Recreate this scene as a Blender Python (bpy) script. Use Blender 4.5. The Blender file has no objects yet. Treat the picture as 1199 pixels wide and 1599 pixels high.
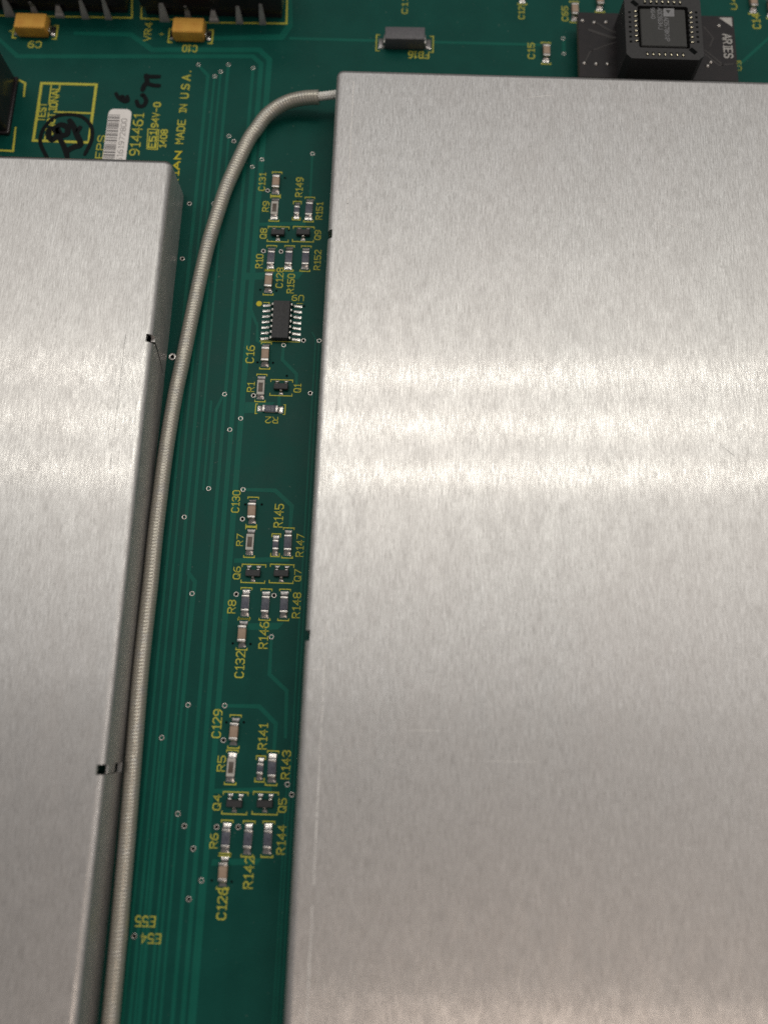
import bpy, bmesh, math, random
from mathutils import Vector, Matrix

random.seed(7)
MM = 0.001
scene = bpy.context.scene

# ------------------------------------------------------------------ camera model
# The board lies in the plane z = 0, x to the right and y away from the photographer.
F, CX, CY, HH = 1300.0, 599.5, 799.5, 160.28          # focal length and centre in photo pixels, camera height in mm
vax = Vector((780.0 - CX, -4430.0 - CY, F)).normalized()
b_ = -0.008
a_ = (vax[0] + vax[2] * b_) / (-vax[1])
uax = Vector((1, a_, b_)).normalized()
nax = uax.cross(vax)

def P(px, py, z=0.0):
    """photo pixel -> point (mm) on the plane at height z above the board"""
    d = Vector(((px - CX) / F, (py - CY) / F, 1.0))
    X = d * (-(HH - z) / nax.dot(d))
    return Vector((uax.dot(X), vax.dot(X), z))

cam_d = bpy.data.cameras.new('camera')
cam = bpy.data.objects.new('camera', cam_d)
scene.collection.objects.link(cam)
scene.camera = cam
rows = [(uax[i], vax[i], nax[i]) for i in range(3)]     # camera x, y(down), z(forward) in board axes
X_, Y_, Z_ = Vector(rows[0]), -Vector(rows[1]), -Vector(rows[2])
cam.matrix_world = Matrix(((X_.x, Y_.x, Z_.x, 0), (X_.y, Y_.y, Z_.y, 0), (X_.z, Y_.z, Z_.z, HH * MM), (0, 0, 0, 1)))
cam_d.sensor_fit = 'VERTICAL'
cam_d.sensor_height = 36.0
cam_d.lens = F / 1599.0 * 36.0
cam_d.clip_start = 0.005
cam_d.clip_end = 20.0
cam_d.dof.use_dof = True
fp = P(420, 700) * MM - cam.matrix_world.translation
cam_d.dof.focus_distance = fp.dot(-Z_)
cam_d.dof.aperture_fstop = 7.6

# ------------------------------------------------------------------ light of the room
world = bpy.data.worlds.new('World')
scene.world = world
world.use_nodes = True
bg = world.node_tree.nodes['Background']
bg.inputs[0].default_value = (0.97, 0.94, 0.92, 1)
bg.inputs[1].default_value = 0.175

def area_lamp(name, loc, sx, sy, power, color, tilt=(0, 0, 0)):
    l = bpy.data.lights.new(name, 'AREA')
    l.shape = 'RECTANGLE'; l.size = sx; l.size_y = sy; l.energy = power; l.color = color
    o = bpy.data.objects.new(name, l)
    o.location = loc; o.rotation_euler = tilt
    scene.collection.objects.link(o)
    return o

def mirror_point(px, py, height, z=11.0):
    """where on the ceiling the eye looks when it sees this pixel of a cover mirror-like"""
    p = P(px, py, z); d = Vector((p.x, p.y, HH - z))
    return Vector((p.x * MM + d.x / d.z * height, p.y * MM + d.y / d.z * height, height))

for py in (587, 664, 741):                              # the three tubes of the ceiling fitting
    m = mirror_point(700, py, 1.9)
    area_lamp('ceiling_tube', (0.12, m.y, 1.9), 2.4, 0.022, 3.0, (1.0, 0.96, 0.85), (0, 0, 0.03))
m = mirror_point(860, 1690, 1.9)                        # the next fitting, behind the photographer
area_lamp('ceiling_fitting', (m.x + 0.15, m.y, 1.9), 1.2, 0.30, 3.9, (1.0, 0.82, 0.68))

area_lamp('lit_ceiling', (-0.55, 1.25, 2.0), 4.2, 2.4, 16.5, (0.985, 0.975, 0.955))   # the pale ceiling round the first fitting

area_lamp('ceiling_fitting', (2.1, 0.1, 1.9), 0.30, 1.2, 8.5, (1.0, 0.93, 0.86))   # a third fitting, over to the right
scene.view_settings.view_transform = 'Standard'
scene.view_settings.look = 'None'
scene.view_settings.exposure = 0.0
scene.view_settings.gamma = 1.0
scene.render.engine = 'CYCLES'
scene.cycles.use_denoising = False
scene.cycles.max_bounces = 8
scene.cycles.caustics_reflective = False
scene.cycles.caustics_refractive = False
scene.cycles.sample_clamp_indirect = 6.0

# ------------------------------------------------------------------ materials
def nodes_of(name):
    m = bpy.data.materials.new(name); m.use_nodes = True
    nt = m.node_tree
    return m, nt, nt.nodes['Principled BSDF']

def noise(nt, scale, stretch=(1, 1, 1), detail=3.0, rough=0.55, coord='Object', offset=(0, 0, 0)):
    tc = nt.nodes.new('ShaderNodeTexCoord')
    mp = nt.nodes.new('ShaderNodeMapping')
    mp.inputs['Scale'].default_value = tuple(scale * s for s in stretch)
    mp.inputs['Location'].default_value = offset
    nt.links.new(tc.outputs[coord], mp.inputs['Vector'])
    n = nt.nodes.new('ShaderNodeTexNoise')
    n.inputs['Scale'].default_value = 1.0
    n.inputs['Detail'].default_value = detail
    n.inputs['Roughness'].default_value = rough
    nt.links.new(mp.outputs['Vector'], n.inputs['Vector'])
    return n.outputs['Fac']

def remap(nt, val, f0, f1, t0, t1):
    r = nt.nodes.new('ShaderNodeMapRange')
    for i, x in enumerate((f0, f1, t0, t1)): r.inputs[i + 1].default_value = x
    nt.links.new(val, r.inputs[0])
    return r.outputs[0]

def mixc(nt, fac, c1, c2):
    m = nt.nodes.new('ShaderNodeMix'); m.data_type = 'RGBA'
    for idx, c in ((6, c1), (7, c2)):
        if isinstance(c, tuple): m.inputs[idx].default_value = c if len(c) == 4 else c + (1,)
        else: nt.links.new(c, m.inputs[idx])
    if isinstance(fac, float): m.inputs[0].default_value = fac
    else: nt.links.new(fac, m.inputs[0])
    return m.outputs[2]

def bump(nt, p, height, strength, dist):
    b = nt.nodes.new('ShaderNodeBump')
    b.inputs['Strength'].default_value = strength
    b.inputs['Distance'].default_value = dist
    nt.links.new(height, b.inputs['Height'])
    nt.links.new(b.outputs['Normal'], p.inputs['Normal'])
    return b

def simple(name, c1, c2=None, rough=0.5, metal=0.0, spec=0.5, scale=1500, bumps=0.0, bdist=0.00005, r2=None, coat=0.0):
    m, nt, p = nodes_of(name)
    c2 = c2 or tuple(x * 0.8 for x in c1)
    n = noise(nt, scale)
    f = remap(nt, n, 0.35, 0.65, 0, 1)
    nt.links.new(mixc(nt, f, c1, c2), p.inputs['Base Color'])
    p.inputs['Metallic'].default_value = metal
    p.inputs['Specular IOR Level'].default_value = spec
    nt.links.new(remap(nt, n, 0.3, 0.7, rough, r2 if r2 is not None else min(1, rough * 1.25)), p.inputs['Roughness'])
    if coat: p.inputs['Coat Weight'].default_value = coat
    if bumps: bump(nt, p, noise(nt, scale * 2.3, offset=(3, 5, 1)), bumps, bdist)
    return m

def brushed():
    """rolled aluminium: fine streaks along y, a broad lobe and a narrow one that smears lamps sideways"""
    m, nt, p = nodes_of('brushed_aluminium')
    out = nt.nodes['Material Output']
    st = noise(nt, 1.0, (5200, 400, 5200), 4, 0.66)
    st2 = noise(nt, 1.0, (9000, 1500, 9000), 3, 0.6, offset=(9, 2, 4))
    big = noise(nt, 1.0, (45, 22, 60), 3, 0.5)
    mot = noise(nt, 1.0, (420, 160, 420), 4, 0.6, offset=(2, 7, 1))
    add = nt.nodes.new('ShaderNodeMath'); add.operation = 'ADD'
    nt.links.new(st, add.inputs[0]); nt.links.new(remap(nt, st2, 0.2, 0.8, -0.2, 0.2), add.inputs[1])
    c = mixc(nt, remap(nt, add.outputs[0], 0.25, 0.75, 0, 1), (0.41, 0.397, 0.385), (0.84, 0.825, 0.812))
    c = mixc(nt, remap(nt, mot, 0.35, 0.7, 0, 0.22), c, (0.53, 0.505, 0.49))
    c = mixc(nt, remap(nt, big, 0.35, 0.7, 0, 0.18), c, (0.60, 0.55, 0.53))
    geo = nt.nodes.new('ShaderNodeNewGeometry')
    tan = nt.nodes.new('ShaderNodeVectorMath'); tan.operation = 'CROSS_PRODUCT'      # across the grain: y axis x normal
    tan.inputs[0].default_value = (0.0, 1.0, 0.003)
    nt.links.new(geo.outputs['Normal'], tan.inputs[1])
    q = nt.nodes.new('ShaderNodeBsdfPrincipled')
    h = nt.nodes.new('ShaderNodeMath'); h.operation = 'ADD'
    nt.links.new(remap(nt, st, 0, 1, 0, 1), h.inputs[0]); nt.links.new(remap(nt, mot, 0, 1, 0, 0.25), h.inputs[1])
    for b, rgh, an, bs in ((p, 0.47, 0.6, 0.22), (q, 0.165, 1.0, 0.002)):
        nt.links.new(c, b.inputs['Base Color'])
        b.inputs['Metallic'].default_value = 1.0
        nt.links.new(remap(nt, mot, 0.3, 0.7, rgh * 0.93, rgh * 1.08), b.inputs['Roughness'])
        b.inputs['Anisotropic'].default_value = an
        nt.links.new(tan.outputs[0], b.inputs['Tangent'])
        bm_ = bump(nt, b, h.outputs[0], bs, 0.00006)
        wv = nt.nodes.new('ShaderNodeBump'); wv.inputs['Strength'].default_value = 0.02; wv.inputs['Distance'].default_value = 0.0004
        nt.links.new(big, wv.inputs['Height']); nt.links.new(wv.outputs['Normal'], bm_.inputs['Normal'])
    mx = nt.nodes.new('ShaderNodeMixShader')
    nt.links.new(remap(nt, add.outputs[0], 0.3, 0.7, 0.035, 0.175), mx.inputs[0])
    nt.links.new(p.outputs[0], mx.inputs[1]); nt.links.new(q.outputs[0], mx.inputs[2])
    nt.links.new(mx.outputs[0], out.inputs['Surface'])
    return m

def mask_mat(name, c1, c2):
    m, nt, p = nodes_of(name)
    n = noise(nt, 160, detail=4)
    g = noise(nt, 5200, detail=2, offset=(4, 4, 4))
    c = mixc(nt, remap(nt, n, 0.35, 0.65, 0, 1), c1, c2)
    c = mixc(nt, remap(nt, g, 0.35, 0.75, 0, 0.35), c, tuple(x * 1.45 for x in c1))
    sp = noise(nt, 1500, detail=1, offset=(8, 1, 6))
    c = mixc(nt, remap(nt, sp, 0.765, 0.80, 0, 0.35), c, (0.20, 0.24, 0.21))          # dust
    nt.links.new(c, p.inputs['Base Color'])
    nt.links.new(remap(nt, n, 0.3, 0.7, 0.36, 0.48), p.inputs['Roughness'])
    p.inputs['Specular IOR Level'].default_value = 0.12
    bump(nt, p, noise(nt, 900, detail=4), 0.10, 0.00006)
    return m

def jacket_mat():
    m, nt, p = nodes_of('cable_jacket')
    tc = nt.nodes.new('ShaderNodeTexCoord')
    sp = nt.nodes.new('ShaderNodeSeparateXYZ')
    nt.links.new(tc.outputs['UV'], sp.inputs[0])
    mad = nt.nodes.new('ShaderNodeMath'); mad.operation = 'MULTIPLY_ADD'
    mad.inputs[1].default_value = 2 * math.pi / 0.66
    nt.links.new(sp.outputs[0], mad.inputs[0])
    ang = nt.nodes.new('ShaderNodeMath'); ang.operation = 'MULTIPLY'; ang.inputs[1].default_value = 2 * math.pi * 2
    nt.links.new(sp.outputs[1], ang.inputs[0]); nt.links.new(ang.outputs[0], mad.inputs[2])
    sn = nt.nodes.new('ShaderNodeMath'); sn.operation = 'SINE'
    nt.links.new(mad.outputs[0], sn.inputs[0])
    n = noise(nt, 420, detail=4)
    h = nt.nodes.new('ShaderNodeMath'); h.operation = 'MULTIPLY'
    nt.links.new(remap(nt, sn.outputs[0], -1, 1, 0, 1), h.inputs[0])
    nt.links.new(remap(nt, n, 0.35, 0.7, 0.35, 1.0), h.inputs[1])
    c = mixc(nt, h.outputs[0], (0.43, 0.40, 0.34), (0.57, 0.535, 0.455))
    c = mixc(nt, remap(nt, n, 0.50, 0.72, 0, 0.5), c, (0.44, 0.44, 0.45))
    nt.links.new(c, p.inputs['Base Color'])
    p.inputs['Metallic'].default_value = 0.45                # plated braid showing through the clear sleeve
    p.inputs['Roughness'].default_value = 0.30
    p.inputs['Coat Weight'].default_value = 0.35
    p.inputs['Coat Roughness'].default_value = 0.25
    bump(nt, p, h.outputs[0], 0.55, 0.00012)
    return m

def silk_mat(name, c1, c2):
    m, nt, p = nodes_of(name)
    n = noise(nt, 2600, detail=4)
    nt.links.new(mixc(nt, remap(nt, n, 0.38, 0.68, 0, 1), c1, c2), p.inputs['Base Color'])
    p.inputs['Roughness'].default_value = 0.6
    p.inputs['Specular IOR Level'].default_value = 0.25
    return m

M = dict(
    alu=brushed(),
    mask=mask_mat('solder_mask', (0.0030, 0.061, 0.048), (0.0042, 0.073, 0.057)),
    trace=mask_mat('mask_over_copper', (0.0052, 0.104, 0.076), (0.0065, 0.118, 0.086)),
    laminate=simple('laminate_edge', (0.30, 0.30, 0.13), rough=0.7),
    silk=silk_mat('silkscreen_yellow', (0.62, 0.575, 0.065), (0.40, 0.40, 0.07)),
    silkb=silk_mat('silkscreen_bold', (0.68, 0.57, 0.03), (0.52, 0.47, 0.045)),
    ink=simple('marker_ink', (0.003, 0.004, 0.005), (0.005, 0.008, 0.008), rough=0.5, spec=0.12),
    tin=simple('tinned_copper', (0.50, 0.48, 0.45), (0.34, 0.325, 0.30), rough=0.24, metal=1.0, scale=2500, bumps=0.25),
    solder=simple('solder', (0.58, 0.555, 0.53), (0.44, 0.415, 0.395), rough=0.10, metal=1.0, scale=1800, bumps=0.35, bdist=0.00010, r2=0.26),
    hole=simple('via_hole', (0.004, 0.005, 0.005), rough=0.8, spec=0.1),
    term=simple('plated_end', (0.60, 0.57, 0.54), (0.42, 0.395, 0.375), rough=0.26, metal=1.0, scale=2600, bumps=0.3),
    tan=simple('ceramic_tan', (0.40, 0.285, 0.205), (0.34, 0.235, 0.165), rough=0.5, scale=1200),
    white=simple('alumina', (0.60, 0.57, 0.52), (0.50, 0.47, 0.43), rough=0.55),
    brown=simple('resistor_glaze_brown', (0.075, 0.055, 0.040), (0.12, 0.09, 0.07), rough=0.4, scale=3500),
    blue=simple('resistor_glaze_slate', (0.045, 0.050, 0.075), (0.125, 0.128, 0.165), rough=0.40, scale=3000),
    epoxy=simple('black_epoxy', (0.030, 0.030, 0.032), (0.022, 0.022, 0.024), rough=0.5, scale=4000, bumps=0.2),
    grey=simple('chip_grey', (0.042, 0.042, 0.040), (0.035, 0.035, 0.034), rough=0.55, scale=4000, bumps=0.15),
    socket=simple('socket_plastic', (0.032, 0.031, 0.032), (0.025, 0.024, 0.025), rough=0.5, scale=2500, bumps=0.15),
    adapter=simple('adapter_mask', (0.011, 0.009, 0.010), (0.017, 0.013, 0.014), rough=0.30, spec=0.35, scale=700),
    adtrace=simple('adapter_trace', (0.040, 0.036, 0.036), (0.055, 0.050, 0.048), rough=0.4, spec=0.4),
    adedge=simple('adapter_edge', (0.14, 0.115, 0.085), rough=0.7),
    paint=simple('white_print', (0.52, 0.50, 0.47), (0.40, 0.38, 0.36), rough=0.55, scale=2500),
    laser=simple('laser_mark', (0.30, 0.30, 0.31), (0.20, 0.20, 0.21), rough=0.6, scale=5000),
    gold=simple('contact_gold', (0.85, 0.78, 0.58), (0.75, 0.68, 0.5), rough=0.2, metal=1.0),
    yellow=simple('tantalum_yellow', (0.76, 0.41, 0.07), (0.66, 0.32, 0.05), rough=0.5, scale=420, bumps=0.15),
    ferrite=simple('ferrite_grey', (0.13, 0.125, 0.135), (0.10, 0.098, 0.107), rough=0.45, scale=1800, bumps=0.2),
    black=simple('black_moulding', (0.020, 0.015, 0.017), (0.030, 0.022, 0.025), rough=0.24, scale=350, bumps=0.1),
    label=simple('label_paper', (0.94, 0.90, 0.87), (0.89, 0.85, 0.82), rough=0.6, scale=900),
    print_=simple('label_print', (0.14, 0.13, 0.13), (0.23, 0.22, 0.22), rough=0.6, scale=4000),
    dull=simple('dull_tinned_lead', (0.42, 0.41, 0.40), (0.30, 0.29, 0.28), rough=0.45, metal=0.35, scale=900),
    jacket=jacket_mat(),
    braid=simple('braid_wire', (0.99, 0.97, 0.93), (0.95, 0.92, 0.86), rough=0.22, metal=0.15),
    scratch=simple('scratch_bright', (0.98, 0.95, 0.92), (0.9, 0.87, 0.83), rough=0.4, metal=0.0),
    scratchd=simple('scratch_dark', (0.10, 0.095, 0.09), (0.3, 0.29, 0.28), rough=0.5, metal=0.5, scale=900),
)

# ------------------------------------------------------------------ helpers (all shapes in mm)
def mesh_from(verts, faces, mat, name='shape', smooth=False, uvs=None):
    me = bpy.data.meshes.new(name)
    me.from_pydata([(v[0] * MM, v[1] * MM, v[2] * MM) for v in verts], [], faces)
    mats = mat if isinstance(mat, (list, tuple)) else [mat]
    for x in mats: me.materials.append(M[x] if isinstance(x, str) else x)
    if smooth: me.shade_smooth()
    me.update()
    return me

def from_bm(bm, mat, name='shape', smooth_angle=None, unit=MM):
    me = bpy.data.meshes.new(name)
    bmesh.ops.recalc_face_normals(bm, faces=bm.faces)
    bmesh.ops.scale(bm, vec=(unit, unit, unit), verts=bm.verts)
    bm.to_mesh(me); bm.free()
    mats = mat if isinstance(mat, (list, tuple)) else [mat]
    for x in mats: me.materials.append(M[x])
    if smooth_angle:
        me.shade_smooth(); me.set_sharp_from_angle(angle=math.radians(smooth_angle))
    return me

def add(name, me, parent=None, loc=(0, 0, 0), rotz=0.0):
    o = bpy.data.objects.new(name, me)
    scene.collection.objects.link(o)
    o.parent = parent
    o.location = tuple(c * MM for c in loc); o.rotation_euler = (0, 0, rotz)
    return o

def tag(o, label, cat, group=None):
    o['label'] = label; o['category'] = cat
    if group: o['group'] = group
    return o

def thing(name, label, cat, loc, rotz=0.0, group=None):
    return tag(add(name, None, None, loc, rotz), label, cat, group)

def bm_box(sx, sy, sz, z0=0.0, bev=0.0, cx=0.0, cy=0.0, top=1.0, seg=2, bm=None):
    """box resting at z0; top < 1 tapers it upwards"""
    own = bm is None
    bm2 = bmesh.new()
    bmesh.ops.create_cube(bm2, size=1.0)
    for v in bm2.verts:
        t = top if v.co.z > 0 else 1.0
        v.co = Vector((cx + v.co.x * sx * t, cy + v.co.y * sy * t, z0 + (v.co.z + 0.5) * sz))
    if bev: bmesh.ops.bevel(bm2, geom=list(bm2.edges), offset=bev, segments=seg, affect='EDGES', profile=0.5)
    if own: return bm2
    tmp = bpy.data.meshes.new('tmp'); bm2.to_mesh(tmp); bm2.free(); bm.from_mesh(tmp); bpy.data.meshes.remove(tmp)
    return bm

def box_mesh(mat, *a, **k):
    return from_bm(bm_box(*a, **k), mat, smooth_angle=50)

def ribbon(pts, w, z0, z1, closed=False):
    """flat strip along 2-D points with mitred corners: verts, faces (top and sides)"""
    pts = [Vector((p[0], p[1])) for p in pts]
    n = len(pts); V = []; Fc = []
    for i, p in enumerate(pts):
        a = pts[i - 1] if (i > 0 or closed) else None
        c = pts[(i + 1) % n] if (i < n - 1 or closed) else None
        d1 = (p - a).normalized() if a is not None else None
        d2 = (c - p).normalized() if c is not None else None
        d1 = d1 or d2; d2 = d2 or d1
        t = d1 + d2
        if t.length < 1e-6: t = d1.copy()
        t.normalize()
        nn = Vector((-t.y, t.x))
        k = 1.0 / max(0.45, nn.dot(Vector((-d1.y, d1.x))))
        e = Vector((0, 0))
        if a is None: e = -d2 * w * 0.5
        if c is None: e = d1 * w * 0.5
        for s in (1, -1):
            # ends are slightly narrower, as if rounded
            f = 0.72 if (a is None or c is None) else 1.0
            q = p + e + nn * (s * w * 0.5 * k * f)
            V.append((q.x, q.y, z1)); V.append((q.x, q.y, z0))
    m = n if closed else n - 1
    for i in range(m):
        j = (i + 1) % n
        a, b = 4 * i, 4 * j
        Fc.append((a, a + 2, b + 2, b)); Fc.append((a + 1, a, b, b + 1)); Fc.append((a + 2, a + 3, b + 3, b + 2))
    if not closed:
        Fc.append((0, 1, 3, 2)); e = 4 * (n - 1); Fc.append((e + 1, e, e + 2, e + 3))
    return V, Fc

def strokes_mesh(strokes, w, z0, z1, mat):
    V, Fc = [], []
    for k, (pts, closed) in enumerate(strokes):
        v, f = ribbon(pts, w, z0, z1 + 0.0016 * k, closed)
        o = len(V); V += v; Fc += [tuple(i + o for i in q) for q in f]
    return mesh_from(V, Fc, mat)

def prism(poly, z0, z1, mat):
    n = len(poly)
    V = [(p[0], p[1], z1) for p in poly] + [(p[0], p[1], z0) for p in poly]
    a = sum(poly[i][0] * poly[(i + 1) % n][1] - poly[(i + 1) % n][0] * poly[i][1] for i in range(n))
    Fc = [tuple(range(n)) if a > 0 else tuple(reversed(range(n)))]
    for i in range(n):
        j = (i + 1) % n
        Fc.append((i, i + n, j + n, j) if a > 0 else (j, j + n, i + n, i))
    return mesh_from(V, Fc, mat)

GL = {
 '0': [([(1,0),(3,0),(4,1),(4,5),(3,6),(1,6),(0,5),(0,1)], True)],
 '1': [([(0.6,5),(2,6),(2,0)], False), ([(0.7,0),(3.3,0)], False)],
 '2': [([(0,5),(1,6),(3,6),(4,5),(4,4),(0,0),(4,0)], False)],
 '3': [([(0,5),(1,6),(3,6),(4,5),(4,4),(3,3),(1.5,3)], False), ([(3,3),(4,2),(4,1),(3,0),(1,0),(0,1)], False)],
 '4': [([(3,0),(3,6),(0,2),(4,2)], False)],
 '5': [([(4,6),(0,6),(0,3.4),(3,3.4),(4,2.5),(4,1),(3,0),(1,0),(0,1)], False)],
 '6': [([(3.6,6),(1.5,6),(0,4),(0,1),(1,0),(3,0),(4,1),(4,2.4),(3,3.3),(0.2,3.3)], False)],
 '7': [([(0,6),(4,6),(1.4,0)], False)],
 '8': [([(1,3.2),(0,4),(0,5),(1,6),(3,6),(4,5),(4,4),(3,3.2)], True), ([(1,3),(3,3),(4,2),(4,1),(3,0),(1,0),(0,1),(0,2)], True)],
 '9': [([(0.4,0),(2.5,0),(4,2),(4,5),(3,6),(1,6),(0,5),(0,3.6),(1,2.7),(3.8,2.7)], False)],
 'A': [([(0,0),(0,1),(2,6),(4,1),(4,0)], False), ([(0.6,2),(3.4,2)], False)],
 'B': [([(0,3),(3,3),(4,4),(4,5),(3,6),(0,6),(0,0),(3,0),(4,1),(4,2),(3,3)], False)],
 'C': [([(4,5),(3,6),(1,6),(0,5),(0,1),(1,0),(3,0),(4,1)], False)],
 'D': [([(0,0),(2.6,0),(4,1.4),(4,4.6),(2.6,6),(0,6)], True)],
 'E': [([(4,6),(0,6),(0,0),(4,0)], False), ([(0,3),(3,3)], False)],
 'F': [([(4,6),(0,6),(0,0)], False), ([(0,3),(3,3)], False)],
 'I': [([(2,0),(2,6)], False), ([(1,6),(3,6)], False), ([(1,0),(3,0)], False)],
 'J': [([(4,6),(4,1),(3,0),(1,0),(0,1)], False)],
 'K': [([(0,0),(0,6)], False), ([(4,6),(0.3,2.6)], False), ([(1.4,3.6),(4,0)], False)],
 'L': [([(0,6),(0,0),(4,0)], False)],
 'M': [([(0,0),(0,6),(2,3),(4,6),(4,0)], False)],
 'N': [([(0,0),(0,6),(4,0),(4,6)], False)],
 'O': [([(1,0),(3,0),(4,1),(4,5),(3,6),(1,6),(0,5),(0,1)], True)],
 'P': [([(0,0),(0,6),(3,6),(4,5),(4,4),(3,3),(0,3)], False)],
 'Q': [([(1,0),(3,0),(4,1),(4,5),(3,6),(1,6),(0,5),(0,1)], True), ([(2.4,1.8),(4.2,-0.3)], False)],
 'R': [([(0,0),(0,6),(3,6),(4,5),(4,4),(3,3),(0,3)], False), ([(2,3),(4,0)], False)],
 'S': [([(4,5),(3,6),(1,6),(0,5),(0,4),(1,3.2),(3,2.8),(4,2),(4,1),(3,0),(1,0),(0,1)], False)],
 'T': [([(2,0),(2,6)], False), ([(0,6),(4,6)], False)],
 'U': [([(0,6),(0,1),(1,0),(3,0),(4,1),(4,6)], False)],
 'V': [([(0,6),(2,0),(4,6)], False)],
 '-': [([(0.3,3),(3.7,3)], False)],
 '+': [([(0,3),(4,3)], False), ([(2,1),(2,5)], False)],
 '.': [([(1.9,0),(2.1,0.2)], False)],
 ' ': [],
}
ADV = {'.': 2.6, 'I': 4.2, '1': 4.6, ' ': 4.0}

def text_strokes(s, L, hgt):
    """strokes of s in a box L long and hgt high, centred on the origin"""
    x = 0; out = []
    for ch in s:
        for pts, closed in GL[ch]: out.append(([(x + p[0], p[1]) for p in pts], closed))
        x += ADV.get(ch, 5.7)
    tot = x - 1.7
    return [([((p[0] / tot - 0.5) * L, (p[1] / 6 - 0.5) * hgt) for p in pts], c) for pts, c in out]

def rot2(p, r):
    c, s = math.cos(r), math.sin(r)
    return (p[0] * c - p[1] * s, p[0] * s + p[1] * c)

def px_text(s, x0, x1, y0, y1, rot, parent, mat='silk', z=0.0, name='lettering', wf=0.15, hf=0.92, zt=0.055, pz=0.0):
    """lettering filling a photo-pixel rectangle; rot in quarter turns (1 reads upwards, 2 upside down, 3 downwards)"""
    c = P((x0 + x1) / 2, (y0 + y1) / 2, pz)
    wu = (P(x1, (y0 + y1) / 2, pz) - P(x0, (y0 + y1) / 2, pz)).x
    hv = (P((x0 + x1) / 2, y0, pz) - P((x0 + x1) / 2, y1, pz)).y
    L, h = (abs(hv), abs(wu)) if rot in (1, 3) else (abs(wu), abs(hv))
    h *= hf
    w = max(0.12, h * wf * 0.88)
    st = text_strokes(s, L - w, h - w)
    r = rot * math.pi / 2
    st = [([rot2(p, r) for p in pts], cl) for pts, cl in st]
    return add(name, strokes_mesh(st, w, z, zt, mat), parent, (c.x, c.y, pz))

# ------------------------------------------------------------------ circuit board
TOPB = 0.0
board = thing('circuit_board', 'dark green printed circuit board with yellow lettering under all the parts', 'circuit board', (0, 0, -1.6))
BZ = 1.6                                                 # board children are given in board-top coordinates
def badd(name, me, loc=(0, 0, 0), rotz=0.0):
    return add(name, me, board, (loc[0], loc[1], loc[2] + BZ), rotz)

bmx = bm_box(260, 290, 1.6, 0, 0.0, -4, 55)
me = from_bm(bmx, ['laminate', 'mask'])
for p in me.polygons:
    if abs(p.normal.z) > 0.5: p.material_index = 1
badd('solder_mask_sheet', me, (0, 0, -1.6))

def btext(s, x0, x1, y0, y1, rot=1, mat='silk', **k):
    o = px_text(s, x0, x1, y0, y1, rot, board, mat, **k)
    o.location.z += BZ * MM
    return o

def bstroke(name, pxs, wmm, mat='silk', z1=0.05, closed=False):
    return badd(name, strokes_mesh([([P(*q).xy for q in pxs], closed)], wmm, 0.0, z1, mat))

NTR = [0]
def trace(pxs, wpx, straight=False):
    NTR[0] += 1
    pts = [P(*q) for q in pxs]
    s = pts[0]
    pxmm = (P(pxs[0][0] + 1, pxs[0][1]) - s).x
    return badd('trace', strokes_mesh([([p.xy for p in pts], False)], wpx * 1.35 * pxmm, 0.0, 0.022 + 0.0006 * NTR[0], 'trace'))

def vx(x, y, y2):
    """x pixel at row y2 of the board line parallel to the y axis through pixel (x, y)"""
    return 780 + (x - 780) * (y2 + 4430) / (y + 4430)

# long bus of tracks between the covers
def bus(x, y, ya, yb, w): trace([(vx(x, y, ya), ya), (vx(x, y, yb), yb)], w)
trace([(0, 62), (28, 88), (395, 88), (408, 100), (vx(408, 100, 1700), 1700)], 5.5)
trace([(120, 52), (205, 54), (238, 78), (405, 78), (421, 93), (vx(421, 93, 1700), 1700)], 6.5)
trace([(452, 0), (452, 40), (440, 58), (330, 60)], 8)
trace([(680, 66), (840, 70)], 5)
trace([(455, 60), (598, 64)], 5)
trace([(310, 102), (325, 118), (vx(325, 118, 1700), 1700)], 4)
for (x, y, w) in ((335.5, 119, 3.6), (345, 112, 3.6), (357, 101, 5), (395.5, 106, 5)):
    bus(x, y, y, 1700, w)
trace([(357.5, 213), (vx(357.5, 213, 1700), 1700)], 3.6)
trace([(409, 249), (vx(409, 249, 480), 480), (vx(420, 249, 505), 505)], 4)
trace([(330, 628), (vx(330, 628, 763), 763)], 4)
trace([(349, 616), (338, 640), (vx(338, 640, 763), 763), (326, 763)], 4)
trace([(318, 640), (vx(318, 640, 895), 895), (vx(318, 640, 895) + 10, 908), (vx(327, 640, 1101), 1101)], 4.5)
trace([(300, 927), (vx(300, 927, 1700), 1700)], 4)
trace([(293.8, 1101), (vx(293.8, 1101, 1700), 1700)], 4)
trace([(314, 1375), (vx(314, 1375, 1700), 1700)], 5)
trace([(252.8, 1152), (vx(252.8, 1152, 1700), 1700)], 4)
# tracks round the small parts
trace([(488, 240), (484, 318)], 3.6)
trace([(443, 539), (441, 562), (463, 584), (463, 603)], 4)
trace([(436, 622), (436, 638)], 5)
trace([(379.7, 764.5), (430, 766), (456, 790), (453, 826)], 5)
trace([(424, 994.7), (421, 1053), (448, 1079), (446, 1150)], 4.5)
trace([(351, 1102), (405, 1103), (431, 1130), (428, 1172)], 5)
trace([(402, 505), (402, 532), (415, 540)], 3.6)
trace([(488, 520), (493, 530), (vx(493, 530, 1700), 1700)], 2.2)
trace([(498.5, 532), (vx(498.5, 532, 1700), 1700)], 2.2)
trace([(448, 1225), (vx(448, 1225, 1700), 1700)], 2.4)
trace([(1135, 118), (1199, 60)], 5)
trace([(880, 60), (880, 84)], 6)
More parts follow.
